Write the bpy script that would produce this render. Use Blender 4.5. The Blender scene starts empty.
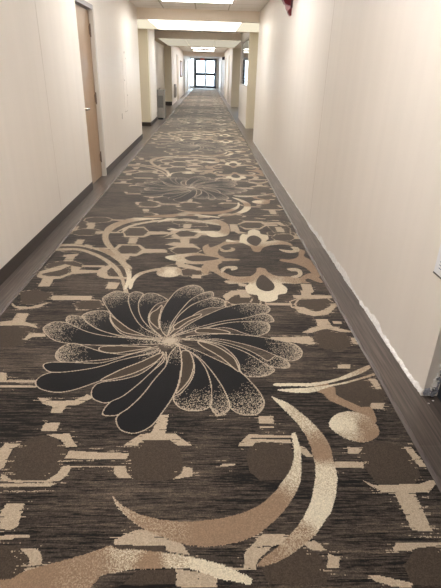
import bpy, bmesh, math, random
import numpy as np
from mathutils import Matrix, Vector
random.seed(5)
rng = np.random.default_rng(11)
SC = bpy.context.scene
COL = SC.collection

# ------------------------------------------------------------------ helpers
def srgb(r, g, b):
    f = lambda c: (c/255/12.92) if c/255 <= .04045 else ((c/255+.055)/1.055)**2.4
    return (f(r), f(g), f(b), 1)

def tag(o, label=None, cat=None, group=None, kind=None):
    if label: o['label'] = label
    if cat: o['category'] = cat
    if group: o['group'] = group
    if kind: o['kind'] = kind
    return o

def link_mesh(name, bm, mat, parent=None, smooth=False, loc=None):
    me = bpy.data.meshes.new(name)
    bmesh.ops.recalc_face_normals(bm, faces=bm.faces[:])
    bm.to_mesh(me); bm.free()
    if smooth:
        for p in me.polygons: p.use_smooth = True
    o = bpy.data.objects.new(name, me)
    if mat: me.materials.append(mat)
    COL.objects.link(o)
    if parent: o.parent = parent
    if loc: o.location = loc
    return o

def add_box(bm, x0, x1, y0, y1, z0, z1, bevel=0):
    v = [bm.verts.new((x, y, z)) for z in (z0, z1) for y in (y0, y1) for x in (x0, x1)]
    fs = [(0,2,3,1),(4,5,7,6),(0,1,5,4),(2,6,7,3),(0,4,6,2),(1,3,7,5)]
    faces = [bm.faces.new([v[i] for i in f]) for f in fs]
    if bevel:
        es = list({e for f in faces for e in f.edges})
        bmesh.ops.bevel(bm, geom=es, offset=bevel, segments=2, profile=.5, affect='EDGES')

def box(name, x0, x1, y0, y1, z0, z1, mat, parent=None, bevel=0):
    bm = bmesh.new(); add_box(bm, x0, x1, y0, y1, z0, z1, bevel)
    return link_mesh(name, bm, mat, parent)

def boxes(name, lst, mat, parent=None, bevel=0):
    bm = bmesh.new()
    for b in lst: add_box(bm, *b, bevel)
    return link_mesh(name, bm, mat, parent)

def add_cyl(bm, p0, p1, r0, r1=None, n=20):
    r1 = r0 if r1 is None else r1
    p0, p1 = Vector(p0), Vector(p1)
    d = (p1-p0).normalized()
    a = d.orthogonal().normalized(); b = d.cross(a)
    A = [bm.verts.new(p0+r0*(a*math.cos(2*math.pi*i/n)+b*math.sin(2*math.pi*i/n))) for i in range(n)]
    B = [bm.verts.new(p1+r1*(a*math.cos(2*math.pi*i/n)+b*math.sin(2*math.pi*i/n))) for i in range(n)]
    for i in range(n):
        bm.faces.new((A[i], A[(i+1) % n], B[(i+1) % n], B[i]))
    bm.faces.new(A[::-1]); bm.faces.new(B)

def empty(name, loc, label, cat, group=None):
    o = bpy.data.objects.new(name, None); COL.objects.link(o)
    o.location = loc; o.empty_display_size = .1
    return tag(o, label, cat, group)

def struct(o): o['kind'] = 'structure'; return o

# ------------------------------------------------------------------ materials
def mat(name, color, rough=.6, spec=.5, metal=0, sheen=0, bump=None, emis=None, noise=None):
    m = bpy.data.materials.new(name); m.use_nodes = True
    nt = m.node_tree; b = nt.nodes['Principled BSDF']
    b.inputs['Base Color'].default_value = color
    b.inputs['Roughness'].default_value = rough
    b.inputs['Specular IOR Level'].default_value = spec
    b.inputs['Metallic'].default_value = metal
    if emis:
        b.inputs['Emission Color'].default_value = emis[0]
        b.inputs['Emission Strength'].default_value = emis[1]
    tc = nt.nodes.new('ShaderNodeTexCoord')
    if noise:   # (scale vector, amount)
        mp = nt.nodes.new('ShaderNodeMapping'); mp.inputs['Scale'].default_value = noise[0]
        nz = nt.nodes.new('ShaderNodeTexNoise'); nz.inputs['Scale'].default_value = 1; nz.inputs['Detail'].default_value = 4
        nt.links.new(tc.outputs['Object'], mp.inputs['Vector']); nt.links.new(mp.outputs[0], nz.inputs['Vector'])
        mr = nt.nodes.new('ShaderNodeMapRange')
        mr.inputs['From Min'].default_value = .3; mr.inputs['From Max'].default_value = .7
        mr.inputs['To Min'].default_value = 1-noise[1]; mr.inputs['To Max'].default_value = 1+noise[1]
        nt.links.new(nz.outputs['Fac'], mr.inputs['Value'])
        vm = nt.nodes.new('ShaderNodeVectorMath'); vm.operation = 'SCALE'
        vm.inputs[0].default_value = color[:3]
        nt.links.new(mr.outputs[0], vm.inputs['Scale'])
        nt.links.new(vm.outputs[0], b.inputs['Base Color'])
    if bump:    # (scale vector, strength, distance)
        mp = nt.nodes.new('ShaderNodeMapping'); mp.inputs['Scale'].default_value = bump[0]
        nz = nt.nodes.new('ShaderNodeTexNoise'); nz.inputs['Scale'].default_value = 1; nz.inputs['Detail'].default_value = 3
        bp = nt.nodes.new('ShaderNodeBump'); bp.inputs['Strength'].default_value = bump[1]; bp.inputs['Distance'].default_value = bump[2]
        nt.links.new(tc.outputs['Object'], mp.inputs['Vector']); nt.links.new(mp.outputs[0], nz.inputs['Vector'])
        nt.links.new(nz.outputs['Fac'], bp.inputs['Height']); nt.links.new(bp.outputs[0], b.inputs['Normal'])
    return m

WALLC = srgb(231, 224, 216)
M = {}
M['wall'] = mat('vinyl_wallcovering', WALLC, .42, .45, noise=((9, 9, .35), .02), bump=((60, 60, 6), .08, .004))
M['column'] = mat('column_wallcovering', srgb(222, 212, 192), .5, .4, noise=((9, 9, .35), .02))
M['beam'] = mat('beam_paint', srgb(234, 222, 206), .7, .3, noise=((3, 3, 3), .02))
M['soffit'] = mat('soffit_paint', srgb(240, 230, 196), .6, .3, noise=((14, 14, 14), .03))
M['baseboard'] = mat('vinyl_base', srgb(62, 53, 49), .45, .4, noise=((20, 3, 20), .05))
M['trim'] = mat('carpet_transition', srgb(96, 88, 85), .24, .8, noise=((60, 4, 4), .08))
M['doorwood'] = mat('oak_veneer', srgb(160, 132, 104), .3, .5, noise=((30, 30, 2.2), .10))
M['jamb'] = mat('door_frame_paint', srgb(206, 200, 192), .4, .5, noise=((5, 5, 5), .02))
M['frametop'] = mat('door_frame_grey', srgb(128, 124, 128), .4, .5, noise=((5, 5, 5), .03))
M['chrome'] = mat('satin_chrome', srgb(215, 212, 205), .22, .5, metal=1, bump=((80, 80, 80), .03, .001))
M['hinge'] = mat('dull_bronze', srgb(120, 105, 92), .4, .5, metal=.7, bump=((80, 80, 80), .05, .001))
M['plaster'] = mat('torn_plaster', srgb(246, 244, 242), .9, .2, noise=((45, 45, 45), .12), bump=((90, 90, 90), .8, .01))
M['plasterdark'] = mat('crumbled_plaster', srgb(150, 152, 162), .9, .2, noise=((38, 38, 38), .6), bump=((90, 90, 90), .9, .01))
M['red'] = mat('alarm_red', srgb(104, 20, 32), .35, .5, noise=((20, 20, 20), .06))
M['darkred'] = mat('alarm_dark', srgb(58, 20, 28), .4, .5, noise=((20, 20, 20), .06))
M['lens'] = mat('strobe_lens', srgb(214, 176, 178), .15, .6, noise=((40, 40, 40), .05))
M['paper'] = mat('white_card', srgb(232, 232, 238), .6, .3, noise=((10, 10, 10), .01))
M['ink'] = mat('blue_grey_ink', srgb(130, 140, 170), .6, .3, noise=((50, 50, 50), .03))
M['black'] = mat('black_door_metal', srgb(34, 38, 48), .35, .5, noise=((10, 10, 10), .05))
M['slate'] = mat('slate_door_metal', srgb(52, 60, 70), .4, .5, noise=((12, 12, 12), .06))
M['steel'] = mat('stainless_steel', srgb(150, 147, 142), .35, .5, metal=.6, noise=((3, 3, 60), .04))
M['steeldark'] = mat('louvre_grey', srgb(104, 102, 100), .5, .4, noise=((3, 3, 90), .10))
M['ceilrail'] = mat('ceiling_rail', srgb(214, 208, 198), .5, .3, noise=((5, 5, 5), .01))
M['concrete'] = mat('outdoor_concrete', srgb(205, 203, 198), .9, .2, noise=((2, 2, 2), .06))
M['frame'] = mat('notice_frame', srgb(120, 92, 80), .5, .4, noise=((20, 20, 20), .05))
M['notice'] = mat('notice_paper', srgb(205, 205, 215), .6, .3, noise=((12, 12, 12), .12))
M['signred'] = mat('exit_letters', srgb(200, 40, 40), .5, .3, emis=(srgb(255, 60, 50), .12), noise=((5, 5, 5), .02))
M['signhousing'] = mat('exit_housing', srgb(180, 150, 140), .5, .4, noise=((5, 5, 5), .02))
M['seam'] = mat('wall_seam', srgb(208, 200, 190), .6, .3, noise=((30, 30, 2), .05))
M['scribe'] = mat('pencil_grey', srgb(176, 168, 160), .7, .3, noise=((20, 20, 20), .05))
M['hole'] = mat('anchor_hole', srgb(120, 112, 104), .8, .2, noise=((30, 30, 30), .05))

def emit(name, color, strength):
    m = bpy.data.materials.new(name); m.use_nodes = True
    nt = m.node_tree; nt.nodes.clear()
    e = nt.nodes.new('ShaderNodeEmission'); e.inputs[0].default_value = color
    tc = nt.nodes.new('ShaderNodeTexCoord'); nz = nt.nodes.new('ShaderNodeTexNoise'); nz.inputs['Scale'].default_value = 60
    mr = nt.nodes.new('ShaderNodeMapRange'); mr.inputs['To Min'].default_value = strength*.9; mr.inputs['To Max'].default_value = strength*1.1
    o = nt.nodes.new('ShaderNodeOutputMaterial')
    nt.links.new(tc.outputs['Object'], nz.inputs['Vector']); nt.links.new(nz.outputs['Fac'], mr.inputs['Value'])
    nt.links.new(mr.outputs[0], e.inputs[1]); nt.links.new(e.outputs[0], o.inputs[0])
    return m
LIGHT = 9.0
M['lamp'] = emit('troffer_diffuser', (1, .97, .93, 1), LIGHT)
M['lampnear'] = emit('troffer_diffuser_near', (1, .96, .92, 1), LIGHT*1.0)
M['lampfar'] = emit('troffer_diffuser_far', (1, .97, .93, 1), LIGHT*1.2)
M['soffitlamp'] = emit('soffit_diffuser', (1, .95, .84, 1), LIGHT*.19)
M['glow_bar'] = emit('reflected_glow', (1, 1, 1, 1), 4)

def glass():
    m = bpy.data.materials.new('window_glass'); m.use_nodes = True
    nt = m.node_tree; nt.nodes.clear()
    t = nt.nodes.new('ShaderNodeBsdfTransparent'); t.inputs[0].default_value = (.93, .96, .98, 1)
    g = nt.nodes.new('ShaderNodeBsdfGlossy'); g.inputs['Roughness'].default_value = .02
    f = nt.nodes.new('ShaderNodeFresnel'); f.inputs[0].default_value = 1.3
    x = nt.nodes.new('ShaderNodeMixShader'); o = nt.nodes.new('ShaderNodeOutputMaterial')
    nt.links.new(f.outputs[0], x.inputs[0]); nt.links.new(t.outputs[0], x.inputs[1]); nt.links.new(g.outputs[0], x.inputs[2])
    nt.links.new(x.outputs[0], o.inputs[0]); return m
M['glass'] = glass()

def plank_mat():
    m = bpy.data.materials.new('wood_look_vinyl'); m.use_nodes = True
    nt = m.node_tree; b = nt.nodes['Principled BSDF']; L = nt.links.new
    b.inputs['Roughness'].default_value = .3; b.inputs['Specular IOR Level'].default_value = .6
    tc = nt.nodes.new('ShaderNodeTexCoord')
    # brick texture run along Y : swap axes
    mp = nt.nodes.new('ShaderNodeMapping'); mp.inputs['Rotation'].default_value = (0, 0, math.pi/2); mp.inputs['Location'].default_value = (.83, .085, 0)
    br = nt.nodes.new('ShaderNodeTexBrick'); br.inputs['Scale'].default_value = 1
    br.inputs['Brick Width'].default_value = 1.22; br.inputs['Row Height'].default_value = .165
    br.inputs['Mortar Size'].default_value = .0012; br.inputs['Mortar Smooth'].default_value = .1
    br.inputs['Color1'].default_value = srgb(80, 71, 66); br.inputs['Color2'].default_value = srgb(96, 86, 80)
    br.inputs['Mortar'].default_value = srgb(112, 102, 92)
    L(tc.outputs['Object'], mp.inputs[0]); L(mp.outputs[0], br.inputs['Vector'])
    m2 = nt.nodes.new('ShaderNodeMapping'); m2.inputs['Scale'].default_value = (95, 2.6, 1)
    n1 = nt.nodes.new('ShaderNodeTexNoise'); n1.inputs['Scale'].default_value = 1; n1.inputs['Detail'].default_value = 5; n1.inputs['Distortion'].default_value = .6
    L(tc.outputs['Object'], m2.inputs[0]); L(m2.outputs[0], n1.inputs['Vector'])
    mr = nt.nodes.new('ShaderNodeMapRange'); mr.inputs['From Min'].default_value = .3; mr.inputs['From Max'].default_value = .72
    mr.inputs['To Min'].default_value = .42; mr.inputs['To Max'].default_value = 1.5
    L(n1.outputs['Fac'], mr.inputs['Value'])
    n3 = nt.nodes.new('ShaderNodeTexNoise'); n3.inputs['Scale'].default_value = 5; L(tc.outputs['Object'], n3.inputs['Vector'])
    mr3 = nt.nodes.new('ShaderNodeMapRange'); mr3.inputs['To Min'].default_value = .85; mr3.inputs['To Max'].default_value = 1.15
    L(n3.outputs['Fac'], mr3.inputs['Value'])
    mm = nt.nodes.new('ShaderNodeMath'); mm.operation = 'MULTIPLY'; L(mr.outputs[0], mm.inputs[0]); L(mr3.outputs[0], mm.inputs[1])
    vm = nt.nodes.new('ShaderNodeVectorMath'); vm.operation = 'SCALE'
    L(br.outputs['Color'], vm.inputs[0]); L(mm.outputs[0], vm.inputs['Scale']); L(vm.outputs[0], b.inputs['Base Color'])
    bp = nt.nodes.new('ShaderNodeBump'); bp.inputs['Strength'].default_value = .12; bp.inputs['Distance'].default_value = .002
    L(n1.outputs['Fac'], bp.inputs['Height']); L(bp.outputs[0], b.inputs['Normal'])
    return m
M['plank'] = plank_mat()

def ceil_mat():
    m = bpy.data.materials.new('acoustic_ceiling_tile'); m.use_nodes = True
    nt = m.node_tree; b = nt.nodes['Principled BSDF']; L = nt.links.new
    b.inputs['Roughness'].default_value = .9
    tc = nt.nodes.new('ShaderNodeTexCoord'); mp = nt.nodes.new('ShaderNodeMapping')
    mp.inputs['Location'].default_value = (.24, .36, 0)
    br = nt.nodes.new('ShaderNodeTexBrick'); br.offset = 0; br.inputs['Scale'].default_value = 1
    br.inputs['Brick Width'].default_value = .66; br.inputs['Row Height'].default_value = .61
    br.inputs['Mortar Size'].default_value = .011
    br.inputs['Color1'].default_value = srgb(240, 236, 230); br.inputs['Color2'].default_value = srgb(236, 232, 226)
    br.inputs['Mortar'].default_value = srgb(190, 182, 170)
    L(tc.outputs['Object'], mp.inputs[0]); L(mp.outputs[0], br.inputs['Vector'])
    nz = nt.nodes.new('ShaderNodeTexNoise'); nz.inputs['Scale'].default_value = 120
    L(tc.outputs['Object'], nz.inputs['Vector'])
    mr = nt.nodes.new('ShaderNodeMapRange'); mr.inputs['To Min'].default_value = .9; mr.inputs['To Max'].default_value = 1.1
    L(nz.outputs['Fac'], mr.inputs['Value'])
    vm = nt.nodes.new('ShaderNodeVectorMath'); vm.operation = 'SCALE'
    L(br.outputs['Color'], vm.inputs[0]); L(mr.outputs[0], vm.inputs['Scale']); L(vm.outputs[0], b.inputs['Base Color'])
    return m
M['ceiling'] = ceil_mat()

def carpet_mat():
    m = bpy.data.materials.new('axminster_carpet'); m.use_nodes = True
    nt = m.node_tree; b = nt.nodes['Principled BSDF']; L = nt.links.new
    b.inputs['Roughness'].default_value = .85; b.inputs['Specular IOR Level'].default_value = .25
    b.inputs['Sheen Weight'].default_value = .35; b.inputs['Sheen Roughness'].default_value = .35
    b.inputs['Sheen Tint'].default_value = (1, .98, .96, 1)
    at = nt.nodes.new('ShaderNodeAttribute'); at.attribute_name = 'yarn'
    tc = nt.nodes.new('ShaderNodeTexCoord')
    nz = nt.nodes.new('ShaderNodeTexNoise'); nz.inputs['Scale'].default_value = 260; nz.inputs['Detail'].default_value = 2
    L(tc.outputs['Object'], nz.inputs['Vector'])
    mr = nt.nodes.new('ShaderNodeMapRange'); mr.inputs['From Min'].default_value = .25; mr.inputs['From Max'].default_value = .75
    mr.inputs['To Min'].default_value = .82; mr.inputs['To Max'].default_value = 1.18
    L(nz.outputs['Fac'], mr.inputs['Value'])
    vm = nt.nodes.new('ShaderNodeVectorMath'); vm.operation = 'SCALE'
    L(at.outputs['Color'], vm.inputs[0]); L(mr.outputs[0], vm.inputs['Scale']); L(vm.outputs[0], b.inputs['Base Color'])
    bp = nt.nodes.new('ShaderNodeBump'); bp.inputs['Strength'].default_value = .25; bp.inputs['Distance'].default_value = .003
    L(nz.outputs['Fac'], bp.inputs['Height']); L(bp.outputs[0], b.inputs['Normal'])
    return m
M['carpet'] = carpet_mat()

# ------------------------------------------------------------------ dimensions (metres)
XL, XR = -1.452, 1.073          # near corridor walls
CL, CR = -1.262, .893           # carpet edges
Y0 = -4.5
ZC, ZS = 2.55, 2.35
E1, E2, E3, E4, YE = 11.0, 13.6, 17.0, 22.3, 47.0
XL2, XR2 = -1.55, 1.10

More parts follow.
